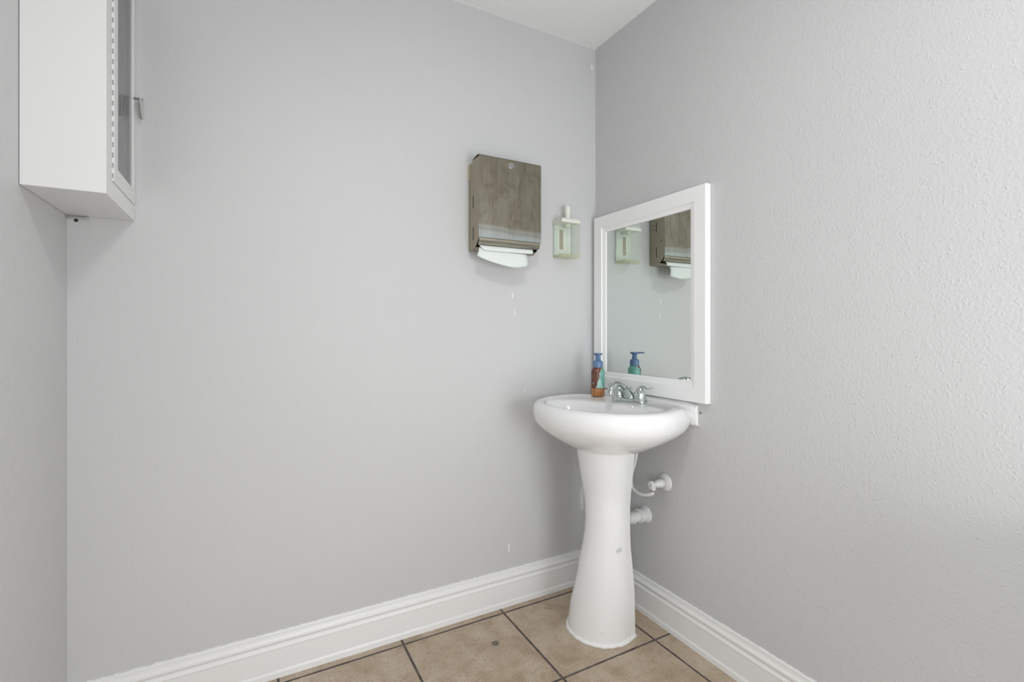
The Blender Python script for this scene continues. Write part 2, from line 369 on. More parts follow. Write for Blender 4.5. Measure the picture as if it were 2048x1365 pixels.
h = link('handle', bm, M_HANDLE, door); h['label'] = 'chrome paddle handle'
for zz in (1.60, 1.88):
    bm = bmesh.new(); box(bm, *cb(CX0 + 0.008, CX0 + 0.020, -0.075, -0.063, zz, zz + 0.012)); box(bm, *cb(CX0 + 0.012, CX0 + 0.030, -0.072, -0.066, zz + 0.004, zz + 0.007))
    link('shelf_clip', bm, M_CHROME2, cab)
# things under the cabinet
bm = bmesh.new(); tube(bm, [(-1.842, -0.008, 1.4555), (-1.806, -0.008, 1.4565)], 0.003, 8); lathe(bm, [(0.0055, 0), (0.0055, 0.004)], 10, AX((-1.806, -0.008, 1.4565), (1, 0, 0)))
lathe(bm, [(0.0045, 0), (0.0045, 0.003)], 8, AX((-1.845, -0.008, 1.4555), (1, 0, 0)))
tag(link('mounting_bolt', bm, M_CHROME2), 'long metal bolt lying along the bottom edge of the white wall cabinet', 'bolt')
bm = bmesh.new(); lathe(bm, [(0.0045, 0), (0.004, 0.003), (0.002, 0.0045)], 12, AX((-1.830, 0, 1.4485), (0, -1, 0)))
tag(link('wall_screw', bm, M_DARK), 'dark screw head in the wall just below the white cabinet', 'screw')

# ------------------------------------------------------------------ paper towel dispenser
DX0, DX1, DYF = -0.637, -0.361, -0.100
disp = thing('paper_towel_dispenser', 'aged stainless steel folded paper towel dispenser on the grey wall', 'towel dispenser', (DX0, 0, 1.456))
Z0 = 1.456; wd = DX1 - DX0
side = [(-0.002, 0.001), (-0.043, -0.001), (-0.069, 0.010), (-0.0995, 0.041), (-0.0995, 0.352), (-0.094, 0.357), (-0.040, 0.351), (-0.036, 0.340), (-0.002, 0.340)]
for a, b_ in ((0.0, 0.0016), (wd - 0.0016, wd)):
    link('side_panel', prism(bmesh.new(), side, 0, a, b_), M_STEELS, disp, bevel=0.0006)
# front cover with rounded edges: swept outline in y,z
bm = bmesh.new(); prism(bm, [(-0.0995, 0.0405), (-0.1015, 0.0405), (-0.1015, 0.3515), (-0.0955, 0.3585), (-0.040, 0.3525), (-0.040, 0.3505), (-0.0945, 0.3565), (-0.0995, 0.3505)], 0, -0.0012, wd + 0.0012)
cover = link('front_cover', bm, M_STEEL, disp, bevel=0.0018, seg=3)
bm = bmesh.new(); M = AX((0.1385, -0.1015, 0.333), (0, -1, 0)); lathe(bm, [(0.0125, 0), (0.0125, 0.0012), (0.0105, 0.0018), (0.0095, 0.0012), (0.0085, 0.0030), (0.003, 0.0034), (0.0024, 0.001)], 28, M)
lk = link('lock', bm, M_HANDLE, cover, smooth=False); lk['label'] = 'round key lock'
bm = bmesh.new(); prism(bm, [(-0.0985, 0.0400), (-0.0975, 0.030), (-0.0935, 0.0245), (-0.0945, 0.0205), (-0.0855, 0.0150), (-0.0835, 0.0165), (-0.0915, 0.0215), (-0.090, 0.025), (-0.0955, 0.031), (-0.0955, 0.0400)], 0, 0.002, wd - 0.002)
link('lower_lip', bm, M_LIP, disp, bevel=0.0005)
bm = bmesh.new(); prism(bm, [(-0.002, 0.0), (-0.046, -0.003), (-0.062, 0.008), (-0.060, 0.010), (-0.045, 0.0), (-0.002, 0.003)], 0, 0.002, wd - 0.002)
link('bottom_tray', bm, M_LIP, disp)
link('back_panel', B(0.002, wd - 0.002, -0.003, -0.0008, 0.002, 0.338), M_STEELS, disp)
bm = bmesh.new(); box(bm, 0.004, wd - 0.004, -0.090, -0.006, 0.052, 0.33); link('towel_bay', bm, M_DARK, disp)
for sx in (-0.0004, wd + 0.0004):
    for z0 in (0.161, 0.036):
        bm = B(sx - 0.0004, sx + 0.0004, -0.048, -0.0445, z0, z0 + 0.050); link('sight_slot', bm, M_DARK, disp)
bm = B(-0.0025, 0.004, -0.011, -0.0005, 0.280, 0.338); tab = link('mounting_tab', bm, mat('beige_tab', (0.55, 0.47, 0.32), 0.5), disp); tab['label'] = 'beige tab'
# the towel
ptx = thing('paper_towel', 'white folded paper towel hanging out of the steel dispenser', 'paper towel', (-0.51, -0.08, 1.47))
def grid(rows, thick=0.0008):
    bm = bmesh.new(); vs = [[bm.verts.new((x + 0.51, y + 0.08, z - 1.47)) for x, y, z in r] for r in rows]
    for i in range(len(rows) - 1):
        for j in range(len(rows[0]) - 1): bm.faces.new((vs[i][j], vs[i][j + 1], vs[i + 1][j + 1], vs[i + 1][j]))
    return bm
def lerp(a, b, t): return a + (b - a) * t
rows = []; n_ = 20
for i in range(7):      # upper fold, hangs from the slot and turns back in
    s = i / 6; r = []
    for j in range(n_ + 1):
        t = j / n_; x0 = lerp(-0.628, -0.609, s ** 1.3); x1 = lerp(-0.386, -0.391, s)
        r.append((lerp(x0, x1, t), lerp(-0.078, -0.086, math.sin(s * 2.2)) , lerp(1.4725, 1.4490 + 0.002 * t, s)))
    rows.append(r)
o = link('upper_fold', grid(rows), M_PAPER, ptx, smooth=True); s_ = o.modifiers.new('solid', 'SOLIDIFY'); s_.thickness = 0.001
edge = [(-0.637, 1.4270), (-0.615, 1.4185), (-0.590, 1.4100), (-0.558, 1.4020), (-0.525, 1.3950), (-0.500, 1.3915), (-0.480, 1.3895), (-0.460, 1.3905), (-0.442, 1.3935), (-0.425, 1.397), (-0.411, 1.4000)]
top = [lerp(-0.626, -0.415, j / (len(edge) - 1)) for j in range(len(edge))]
rows = []
for i in range(9):
    s = i / 8; r = []
    for j in range(len(edge)):
        t = j / (len(edge) - 1); y = -0.077 - 0.010 * s + 0.006 * math.sin(t * 5.0 + s * 2) * s - 0.004 * math.sin(s * 3.1)
        r.append((lerp(top[j], edge[j][0], s), y, lerp(1.462 - 0.010 * t, edge[j][1], s)))
    rows.append(r)
o = link('lower_flap', grid(rows), M_PAPER, ptx, smooth=True, sub=0); s_ = o.modifiers.new('solid', 'SOLIDIFY'); s_.thickness = 0.001; s_.offset = 0

# ------------------------------------------------------------------ clear liquid soap dispenser
SX0, SX1, SY = -0.237, -0.141, -0.0725
sd = thing('soap_dispenser', 'empty clear plastic wall soap dispenser with a white cap, beside the steel towel dispenser', 'soap dispenser', (SX0, 0, 1.456))
sw = SX1 - SX0; tz = 0.150
link('back_plate', B(0.004, sw - 0.004, -0.005, -0.0008, 0.012, tz), mat('soap_back_plate', (0.75, 0.80, 0.76), 0.4), sd)
o = link('brown_strip', B(0.034, 0.052, -0.0062, -0.005, 0.042, 0.128), mat('brown_strip', (0.42, 0.36, 0.27), 0.6), sd); o['label'] = 'brown strip'
bm = bmesh.new()      # tank: thin front and side walls (open inside)
tw = 0.0022
for f in ((0, tw, SY, -0.005, 0.012, tz), (sw - tw, sw, SY, -0.005, 0.012, tz), (tw, sw - tw, SY, SY + tw, 0.012, tz)): box(bm, *f)
link('tank', bm, M_TANK, sd, bevel=0.0008)
bm = bmesh.new()      # sloping yellowed base
loft(bm, [[(0.0, -0.005, 0.013), (sw, -0.005, 0.013), (sw, SY, 0.013), (0, SY, 0.013)],
          [(0.0, -0.005, 0.002), (sw, -0.005, 0.002), (sw, SY, 0.001), (0, SY, 0.001)],
          [(0.020, -0.012, -0.001), (sw - 0.02, -0.012, -0.001), (sw - 0.025, SY + 0.012, -0.008), (0.025, SY + 0.012, -0.008)]])
link('tank_base', bm, M_TANKB, sd, bevel=0.001)
bm = bmesh.new(); e = 0.0005
loft(bm, [[(-e, -0.001, tz - 0.002), (sw + e, -0.001, tz - 0.002), (sw + e, SY - e, tz - 0.002), (-e, SY - e, tz - 0.002)],
          [(-e, -0.001, tz + 0.009), (sw + e, -0.001, tz + 0.009), (sw + e, SY - e, tz + 0.009), (-e, SY - e, tz + 0.009)],
          [(0.006, -0.001, tz + 0.018), (sw - 0.006, -0.001, tz + 0.018), (sw - 0.006, SY + 0.006, tz + 0.018), (0.006, SY + 0.006, tz + 0.018)]])
cap = link('cap', bm, M_WHITEP, sd, bevel=0.0015)
bm = bmesh.new(); lathe(bm, [(0.0112, tz + 0.018), (0.0112, tz + 0.042), (0.0132, tz + 0.043), (0.0132, tz + 0.068), (0.0124, tz + 0.073), (0.0095, tz + 0.0775), (0.003, tz + 0.080)], 28, Matrix.Translation((0.0515, -0.040, 0)))
pm = link('pump_top', bm, M_WHITEP, sd, smooth=False, bevel=0.0006)
bm = bmesh.new(); lathe(bm, [(0.0016, 0), (0.0012, 0.002)], 8, Matrix.Translation((0.0495, -0.0435, tz + 0.0765))); link('vent_hole', bm, M_DARK, pm)
bm = bmesh.new(); lathe(bm, [(0.013, tz - 0.002), (0.013, tz - 0.016), (0.010, tz - 0.018), (0.004, tz - 0.018)], 20, Matrix.Translation((0.0515, -0.040, 0)))
link('cap_collar', bm, mat('milky_plastic', (0.70, 0.74, 0.66), 0.4), sd)
bm = bmesh.new(); tube(bm, [(0.0515, -0.040, tz - 0.018), (0.0515, -0.040, 0.014)], 0.0028, 8); link('dip_tube', bm, M_TANK, sd)
for (sx, sz) in ((0.010, 0.125), (0.010, 0.040), (sw - 0.03, 0.034), (sw - 0.035, 0.125)):
    bm = bmesh.new(); lathe(bm, [(0.0030, 0), (0.0026, 0.0018), (0.001, 0.0022)], 12, AX((sx, -0.005, sz), (0, -1, 0))); link('screw', bm, M_CHROME2, sd)

# ------------------------------------------------------------------ mirror
mir = thing('wall_mirror', 'rectangular mirror in a wide white frame on the right wall above the basin', 'mirror', (0, -0.326, 0.886))
MY0, MY1, MZ0, MZ1 = -0.0205, -0.6325, 0.886, 1.649
prof = [(0.0, 0.001), (0.0, 0.0245), (0.0015, 0.026), (0.050, 0.026), (0.0525, 0.0245), (0.054, 0.021), (0.058, 0.0195), (0.066, 0.0185), (0.072, 0.0165), (0.0735, 0.0135), (0.0735, 0.009), (0.060, 0.001)]
bm = bmesh.new(); loops = []
for (ys, zs, y, z) in ((-1, 1, MY0, MZ0), (1, 1, MY1, MZ0), (1, -1, MY1, MZ1), (-1, -1, MY0, MZ1)):
    loops.append([Vector((-d, y + ys * a + 0.326, z + zs * a - 0.886)) for a, d in prof])
rows = [[bm.verts.new(p) for p in l] for l in loops]; k = len(prof)
for q in range(4):
    a, b_ = rows[q], rows[(q + 1) % 4]
    for i in range(k): bm.faces.new((a[i], a[(i + 1) % k], b_[(i + 1) % k], b_[i]))
link('frame', bm, M_FRAME, mir)
bm = bmesh.new(); y0, y1, z0, z1 = MY1 + 0.0737 + 0.326, MY0 - 0.0737 + 0.326, 0.0737, MZ1 - 0.886 - 0.0737
A = [(-0.0105, y0, z0), (-0.0105, y1, z0), (-0.0105, y1, z1), (-0.0105, y0, z1)]; g = 0.001
C_ = [(-0.0106, y0 + g, z0 + g), (-0.0125, y1 - g, z0 + g), (-0.0125, y1 - g, z1 - g), (-0.0125, y0 + g, z1 - g)]
D_ = [(-0.009, y0, z0), (-0.009, y1, z0), (-0.009, y1, z1), (-0.009, y0, z1)]
loft(bm, [D_, A, C_]); link('mirror_glass', bm, M_MIRROR, mir)

# ------------------------------------------------------------------ pedestal basin
TH = R(15.0); SO = Vector((-0.030, -0.292, 0)); Uv = Vector((math.sin(TH), -math.cos(TH), 0)); Vv = Vector((-math.cos(TH), -math.sin(TH), 0))
def L2(u, v, z, clamp=True):
    p = SO + Uv * u + Vv * v; p.z = z
    if clamp: p.x = min(p.x, -0.004); p.y = min(p.y, -0.004)
    return p
sink = thing('pedestal_sink', 'white porcelain pedestal wash basin standing in the corner', 'sink', (-0.22, -0.30, 0))
NL = 96; SA, SD = 0.292, 0.448
def spow(c, e): return math.copysign(abs(c) ** e, c)
def ring(da=0.0):
    out = []; vb = 0.45 * SD
    for i in range(NL):
        t = 2 * math.pi * i / NL; c, s = math.cos(t), math.sin(t); ex = 2.1 if s > 0 else 3.3
        out.append(((SA - da) * spow(c, 2 / ex), vb + (SD - vb - da if s > 0 else vb - da) * spow(s, 2 / ex)))
    return out
def ell(u0, v0, a, b, ex=2.0):
    return [(u0 + a * spow(math.cos(2 * math.pi * i / NL), 2 / ex), v0 + b * spow(math.sin(2 * math.pi * i / NL), 2 / ex)) for i in range(NL)]
def blend(A, B_, t): return [(a[0] + (b[0] - a[0]) * t, a[1] + (b[1] - a[1]) * t) for a, b in zip(A, B_)]
outer = ring(0.0); foot = ell(0.0, 0.200, 0.118, 0.105); den = SA - 0.118
off = Vector((-0.22, -0.30, 0))
prof = [(0.698, 0.178), (0.700, 0.165), (0.7085, 0.142), (0.727, 0.104), (0.748, 0.066), (0.768, 0.036), (0.788, 0.014), (0.806, 0.004), (0.830, 0.0), (0.845, 0.0015)]
loops = [(blend(outer, foot, da / den), z) for z, da in prof]
loops += [(ring(0.006), 0.8565), (ring(0.014), 0.8640), (ring(0.024), 0.8675), (ring(0.034), 0.8670), (ring(0.042), 0.8645)]
inner = ring(0.050); bowl = ell(0.0, 0.285, 0.215, 0.118, 2.3)
loops += [(blend(inner, bowl, t), z) for t, z in ((0.0, 0.8625), (0.35, 0.8610), (0.7, 0.8600), (0.9, 0.8580), (1.0, 0.8530))]
deep = ell(0.0, 0.270, 0.05, 0.035)
loops += [(blend(bowl, deep, t), z) for t, z in ((0.08, 0.838), (0.22, 0.800), (0.42, 0.765), (0.7, 0.742), (0.95, 0.734))]
loops += [(ell(0, 0.27, 0.022, 0.022), 0.732)]
bm = bmesh.new(); loft(bm, [[L2(u, v, z) - off for u, v in l] for l, z in loops], cap0=True, cap1=True)
link('basin', bm, M_PORC, sink, smooth=True)
bm = bmesh.new(); lathe(bm, [(0.020, 0.7325), (0.020, 0.735), (0.014, 0.7345), (0.004, 0.734)], 24, Matrix.Translation(L2(0, 0.27, 0) - off)); link('drain_ring', bm, M_CHROME, sink)
# pedestal: rounded front, straight sides that run back, open flat back
PC = Vector((-0.2135, -0.3015, 0))
pz = [(0.0, 0.1265, 0), (0.012, 0.1255, 0), (0.05, 0.1225, 0), (0.10, 0.1185, 0), (0.16, 0.1110, 0), (0.22, 0.1030, 0), (0.28, 0.0960, 0), (0.33, 0.0885, 0.0), (0.38, 0.0840, 0), (0.43, 0.0820, 0), (0.48, 0.0830, 0), (0.53, 0.0875, 0), (0.58, 0.0945, 0), (0.63, 0.1005, 0), (0.67, 0.1055, 0), (0.704, 0.1095, 0)]
def px_of(z):                      # the waist leans slightly to the right
    k = [(0, 0.0), (0.05, 0.003), (0.22, 0.020), (0.43, 0.030), (0.72, 0.020)]
    for (a, p), (b, q) in zip(k, k[1:]):
        if z <= b: t = (z - a) / (b - a); t = t * t * (3 - 2 * t); return p + (q - p) * t
    return k[-1][1]
def pedloop(w, z, grow=0.0):
    out = []; w += grow; c0 = PC + Uv * px_of(z)
    for i in range(33):
        t = math.pi * i / 32; out.append(c0 + Uv * (w * spow(math.cos(t), 0.95)) + Vv * (w * 1.0 * spow(math.sin(t), 0.95)))
    e = 0.33 * w
    for u, v in ((-w, -e * 0.5), (-w, -e), (-w * 0.88, -e - 0.004), (w * 0.88, -e - 0.004), (w, -e), (w, -e * 0.5)): out.append(c0 + Uv * u + Vv * v)
    return [Vector((p.x, p.y, z)) - off for p in out]
bm = bmesh.new(); loft(bm, [pedloop(w, z) for z, w, _ in pz]); ped = link('pedestal', bm, M_PED, sink, smooth=True)
m_ = ped.modifiers.new('es', 'EDGE_SPLIT'); m_.split_angle = R(40)
bm = bmesh.new(); rr = random.Random(3); loops = []
for z, g_ in ((0.0, 0.0065), (0.004, 0.0060), (0.008, 0.0035), (0.0115, 0.001), (0.012, -0.004)):
    l = pedloop(0.1260, z, 0); c0 = PC - off
    loops.append([Vector((p.x, p.y, z)) + (Vector((p.x - c0.x, p.y - c0.y, 0)).normalized() * (g_ + 0.0014 * math.sin(i * 2.3) + 0.001 * math.sin(i * 0.9))) * (1 if g_ > 0 else 1) + Vector((0, 0, 0.0012 * math.sin(i * 1.3))) * (z > 0.008) for i, p in enumerate(l)])
loft(bm, loops); ck = link('caulk_bead', bm, M_CAULK, sink, smooth=True); ck['label'] = 'uneven white caulk round the foot'
# small printed mark on the pedestal
def ray_px(u, v):
    y = R(28.684); f = 967.9
    a = Vector((math.sin(y), math.cos(y), 0)); r = Vector((math.cos(y), -math.sin(y), 0))
    return (a + r * ((u - 1024) / f) + Vector((0, 0, (661.6 - v) / f)))
# mark centre: z 0.305, on the front curve, 0.30 round towards the right
zc = 0.338; wz = 0.0880; phi = R(25); c0 = PC + Uv * px_of(zc)
mc = c0 + Uv * (wz * math.cos(phi)) + Vv * (wz * math.sin(phi)); mc.z = zc
nn = (Uv * math.cos(phi) + Vv * math.sin(phi)).normalized(); rt = Vector((0, 0, 1)).cross(nn).normalized(); up = nn.cross(rt)
if rt.dot(Vector((0.88, -0.48, 0))) < 0: rt = -rt
ca, sa = math.cos(R(20)), math.sin(R(20)); rt2 = rt * ca + Vector((0, 0, 1)) * sa; up2 = Vector((0, 0, 1)) * ca - rt * sa * 0.2
def mk(a, b): return mc + rt2 * (a * 1.75) + up2 * (b * 1.2) + nn * 0.0016 - off
bm = bmesh.new()
outl = [(-0.0040, 0.0062), (0.0048, 0.0062), (0.0056, 0.0050), (0.0056, -0.0045), (0.0070, -0.0068), (0.0036, -0.0058), (-0.0040, -0.0062), (-0.0054, -0.0048), (-0.0054, 0.0048), (-0.0040, 0.0062)]
tube(bm, [mk(*p) for p in outl], 0.00032, 6, up=nn)
three = [(-0.0011, 0.0014), (0.0009, 0.0014), (0.0000, 0.0003), (0.0010, -0.0006), (0.0002, -0.0015), (-0.0011, -0.0012)]
two = [(-0.0010, 0.0010), (0.0, 0.0015), (0.0009, 0.0008), (-0.0010, -0.0014), (0.0011, -0.0014)]
for dx, gl in ((-0.0031, three), (0.0, two), (0.0031, three)):
    tube(bm, [mk(dx + a, b) for a, b in gl], 0.00032, 6, up=nn)
mark = link('printed_mark', bm, M_INK, ped); mark['label'] = 'small printed speech bubble mark'

# filler between basin and wall
bm = bmesh.new(); k_ = 26
loops = []
for i in range(k_ + 1):
    t = i / k_; y = lerp(-0.06, -0.583, t); r_ = rr.uniform(-0.0012, 0.0012)
    depth = lerp(0.046, 0.018, t ** 0.8) if t < 0.93 else lerp(0.022, 0.016, (t - 0.93) / 0.07)
    zt = 0.882 if t < 0.9 else lerp(0.882, 0.874, (t - 0.9) / 0.1); zb = 0.796 + r_
    loops.append([Vector((-0.001, y, zb)), Vector((-0.001, y, zt)), Vector((-depth * 0.45, y + r_, zt + r_ * 0.5)), Vector((-depth * 0.85, y + r_, zt - 0.010)), Vector((-depth, y + r_, zt - 0.020)), Vector((-depth + r_, y, 0.835)), Vector((-depth * 0.75, y, zb + 0.008))])
loft(bm, loops)
tag(link('filler_block', bm, M_CAULK, smooth=False, bevel=0.004, seg=3), 'rough white caulked filler block between the basin and the right wall', 'filler block')
bm = bmesh.new(); lathe(bm, [(0.0042, 0), (0.0036, 0.002), (0.0015, 0.0026)], 12, AX((0, -0.590, 0.848), (-1, 0, 0)))
tag(link('wall_anchor', bm, mat('dull_anchor', (0.16, 0.15, 0.14), 0.6)), 'tiny dark wall anchor right of the filler block below the mirror corner', 'wall anchor')

# ------------------------------------------------------------------ faucet
FZ = 0.8605; FA = R(16.0)
fau = thing('faucet', 'chrome two handle centerset faucet on the basin deck', 'faucet', (-0.101 - 0.0045, -0.358 + 0.0160, FZ), 0.0)
Uf = Vector((math.sin(FA), -math.cos(FA), 0)); Vf = Vector((-math.cos(FA), -math.sin(FA), 0)); Zf = Vector((0, 0, 1))
def F(u, v, z): return Uf * u + Vf * v + Zf * z
def stad(hu, hv, z, n=10, ex=4.5):
    return [F(hu * spow(math.cos(2 * math.pi * i / 48), 2 / ex), hv * spow(math.sin(2 * math.pi * i / 48), 2 / ex), z) for i in range(48)]
bm = bmesh.new(); loft(bm, [stad(0.0700, 0.0255, 0.0), stad(0.0705, 0.0260, 0.003), stad(0.0700, 0.0255, 0.014), stad(0.068, 0.0240, 0.0180), stad(0.064, 0.021, 0.0190)])
bp = link('base_plate', bm, M_CHROME, fau, smooth=True)
for s in (-1, 1):
    hd = bmesh.new(); Mh = Matrix.Translation(F(0.047 * s, 0, 0))
    lathe(hd, [(0.0215, 0.010), (0.0215, 0.022), (0.0208, 0.0240), (0.0200, 0.0250), (0.0198, 0.0262), (0.0196, 0.029), (0.0188, 0.038), (0.0168, 0.048), (0.0138, 0.056), (0.0095, 0.0625), (0.004, 0.0655)], 36, Mh)
    h = link('handle', hd, M_CHROME, fau, smooth=True)
    lv = bmesh.new(); pts = spline([F(s * 0.044, 0, 0.060), F(s * 0.054, 0.001, 0.0650), F(s * 0.067, 0.002, 0.0625), F(s * 0.079, 0.003, 0.0600), F(s * 0.090, 0.004, 0.0615), F(s * 0.098, 0.005, 0.0655)], 5)
    m2 = len(pts) - 1; ws = [lerp(0.0095, 0.0062, min(1, i / m2 * 2)) if i < m2 * 0.5 else lerp(0.0062, 0.0085, (i / m2 - 0.5) * 2) for i in range(m2 + 1)]; ws[-1] = 0.004
    fl = [lerp(0.0060, 0.0028, min(1, i / m2 * 1.6)) for i in range(m2 + 1)]; fl[-1] = 0.0015
    tube(lv, pts, ws, 16, fl); link('lever', lv, M_CHROME, h, smooth=True)
sp = bmesh.new(); path = spline([F(0, -0.004, 0.008), F(0, 0.002, 0.026), F(0, 0.016, 0.044), F(0, 0.036, 0.061), F(0, 0.064, 0.073), F(0, 0.088, 0.079), F(0, 0.110, 0.075), F(0, 0.126, 0.064), F(0, 0.1335, 0.052)], 5)
cr = [0.0280, 0.0230, 0.0175, 0.0145, 0.0135, 0.0145, 0.0155, 0.0145, 0.0125]; fl = [0.0240, 0.0200, 0.0140, 0.0108, 0.0095, 0.0100, 0.0115, 0.0122, 0.0115]
def up_s(a, k=5): return [lerp(a[i], a[i + 1], j / k) for i in range(len(a) - 1) for j in range(k)] + [a[-1]]
tube(sp, path, up_s(cr), 24, up_s(fl), up=Vf + Zf * 0.001)
spo = link('spout', sp, M_CHROME, fau, smooth=True)
bm = bmesh.new(); lathe(bm, [(0.0105, 0), (0.0105, 0.010), (0.0085, 0.0105), (0.004, 0.009)], 24, AX(F(0, 0.1325, 0.055), F(0, 0.25, -1))); link('aerator', bm, M_CHROME, spo)
bm = bmesh.new(); Mr = Matrix.Translation(F(-0.012, -0.019, 0)); lathe(bm, [(0.0023, 0.010), (0.0023, 0.040), (0.0045, 0.042), (0.0065, 0.052), (0.0088, 0.056), (0.0086, 0.0585), (0.003, 0.0595)], 20, Mr)
link('lift_rod', bm, M_CHROME, fau, smooth=True)

# ------------------------------------------------------------------ foaming soap bottle
def label_material():
    m = mat('printed_bottle', (0.2, 0.5, 0.45), 0.18); n = N(m); v = n.coord(); x, y, z = n.sep(v)
    # local x runs across the side that faces the room's camera side
    leaf = n.noise(v, 75, 5, 0.75, 1.5)
    teal = n.mix(n.noise(v, 30, 3), (0.115, 0.34, 0.28), (0.22, 0.50, 0.44))
    leafc = n.ramp(n.noise(v, 105, 5, 0.85), [(0.40, (0.045, 0.018, 0.015)), (0.5, (0.15, 0.03, 0.02)), (0.58, (0.30, 0.085, 0.045)), (0.70, (0.50, 0.36, 0.26))])
    edge = n.math('ADD', n.math('ADD', x, n.math('MULTIPLY', n.math('SUBTRACT', n.noise(v, 70, 4, 0.8), 0.5), 0.06)), n.math('MULTIPLY', n.math('SUBTRACT', 0.09, z), 0.30))
    k = n.math('MULTIPLY', n.ss(edge, 0.006, 0.002), n.ss(leaf, 0.38, 0.44))
    c = n.mix(k, teal, leafc)
    # pale wedge of sky or water low in the middle
    half = n.math('MULTIPLY', n.math('SUBTRACT', 0.082, z), 0.28)
    wd_ = n.math('SUBTRACT', n.math('ABSOLUTE', n.math('SUBTRACT', x, 0.003)), half)
    wk = n.math('MULTIPLY', n.ss(wd_, 0.0035, 0.0015), n.math('MULTIPLY', n.ss(z, 0.037, 0.040), n.ss(z, 0.077, 0.073)))
    c = n.mix(wk, c, (0.42, 0.66, 0.60))
    # planked orange foot
    st = n.ss(n.math('PINGPONG', n.math('ADD', x, 0.0015), 0.0045), 0.0012, 0.0004)
    wood = n.mix(n.noise(n.mapping(v, (1, 1, 0.2)), 160, 3), (0.36, 0.13, 0.035), (0.60, 0.27, 0.09))
    st2 = n.math('MULTIPLY', st, n.ss(z, 0.031, 0.029)); wood = n.mix(st2, wood, (0.07, 0.03, 0.015))
    rim = n.math('ADD', n.ss(z, 0.006, 0.003), n.ss(n.math('ABSOLUTE', n.math('SUBTRACT', z, 0.037)), 0.0015, 0.0006))
    wood = n.mix(n.math('MULTIPLY', rim, 0.8), wood, (0.05, 0.03, 0.02))
    wk2 = n.math('MULTIPLY', n.ss(n.math('ABSOLUTE', n.math('SUBTRACT', z, 0.0285)), 0.0013, 0.0008), n.ss(n.math('ABSOLUTE', n.math('ADD', x, 0.001)), 0.0135, 0.012))
    wood = n.mix(n.math('MULTIPLY', wk2, n.ss(n.noise(v, 420, 2), 0.4, 0.5)), wood, (0.7, 0.55, 0.4))
    c = n.mix(n.ss(z, 0.0385, 0.0375), c, wood)
    n.link(c, n.b.inputs['Base Color']); return m
bot = thing('hand_soap_bottle', 'foaming hand soap bottle with a blue pump and colourful printed body on the basin', 'soap bottle', (-0.1145, -0.160, 0.8615), R(-30))
bm = bmesh.new(); lathe(bm, [(0.022, 0.0), (0.0265, 0.001), (0.0282, 0.005), (0.0284, 0.05), (0.0284, 0.106), (0.0272, 0.111), (0.0225, 0.1195), (0.0205, 0.122), (0.0200, 0.1235)], 40)
bd = link('bottle', bm, label_material(), bot, smooth=True); es = bd.modifiers.new('es', 'EDGE_SPLIT'); es.split_angle = R(60)
bm = bmesh.new(); lathe(bm, [(0.0200, 0.1235), (0.0203, 0.125), (0.0203, 0.146), (0.0190, 0.1495), (0.0125, 0.1525), (0.0108, 0.154), (0.0105, 0.172), (0.0110, 0.1745)], 36)
pc = link('pump_collar', bm, M_BLUE, bot, smooth=True)
bm = bmesh.new(); lathe(bm, [(0.0105, 0.1735), (0.0170, 0.1765), (0.0188, 0.180), (0.0188, 0.1825), (0.0175, 0.1838), (0.004, 0.1838)], 36)
tube(bm, [(0, 0, 0.1800), (0, -0.020, 0.1808), (0, -0.036, 0.1815), (0, -0.044, 0.1800)], [0.0088, 0.0075, 0.0058, 0.0050], 14, [0.0030, 0.0034, 0.0030, 0.0022])
link('pump_head', bm, M_BLUE, bot, smooth=False)

# ------------------------------------------------------------------ plumbing
vl = thing('shutoff_valve', 'white painted water shutoff valve with a round wall flange, right of the pedestal', 'valve', (0, -0.426, 0.557))
bm = bmesh.new(); Mx = AX((-0.0008, 0, 0), (-1, 0, 0)); lathe(bm, [(0.0345, 0), (0.0345, 0.002), (0.030, 0.006), (0.020, 0.010), (0.0165, 0.011)], 36, Mx); link('wall_flange', bm, M_PVC, vl, smooth=True)
bm = bmesh.new(); lathe(bm, [(0.0160, 0.008), (0.0165, 0.034), (0.0145, 0.037), (0.0130, 0.039), (0.0135, 0.050), (0.0105, 0.053), (0.0068, 0.055), (0.0068, 0.068)], 24, Mx)
lathe(bm, [(0.0085, 0), (0.0085, 0.018), (0.0075, 0.020)], 16, AX((-0.062, 0, -0.002), (-0.1, 0, -1))); link('valve_body', bm, M_PVC, vl, smooth=True)
bm = bmesh.new(); loops = []
for xx, s in ((-0.066, 0.80), (-0.068, 1.0), (-0.078, 1.0), (-0.080, 0.9)):
    loops.append([Vector((xx, s * 0.0125 * math.cos(2 * math.pi * i / 28) * (1 + 0.03 * math.cos(i * math.pi)), s * 0.0155 * math.sin(2 * math.pi * i / 28))) for i in range(28)])
loft(bm, loops); kb = link('knob', bm, M_PVC, vl, smooth=False)
bm = bmesh.new(); lathe(bm, [(0.0022, 0), (0.0018, 0.0012)], 12, AX((-0.0802, 0, 0), (-1, 0, 0))); link('knob_screw', bm, mat('grey_screw', (0.25, 0.25, 0.25), 0.5), kb)
bm = bmesh.new(); lathe(bm, [(0.0088, 0), (0.0092, 0.003), (0.0082, 0.0065)], 8, AX((-0.0640, 0, -0.0220), (-0.1, 0.35, -1))); link('compression_nut', bm, M_CHROME2, vl)
bm = bmesh.new(); hp = spline([(-0.0650, -0.4275, 0.5300), (-0.068, -0.424, 0.5235), (-0.074, -0.410, 0.5165), (-0.080, -0.386, 0.5110), (-0.085, -0.358, 0.5135), (-0.088, -0.335, 0.5300), (-0.088, -0.333, 0.571), (-0.086, -0.349, 0.622), (-0.088, -0.364, 0.678), (-0.089, -0.366, 0.704)], 8)
tube(bm, hp, 0.0068, 14, up=Vector((1, 0, 0.01)))
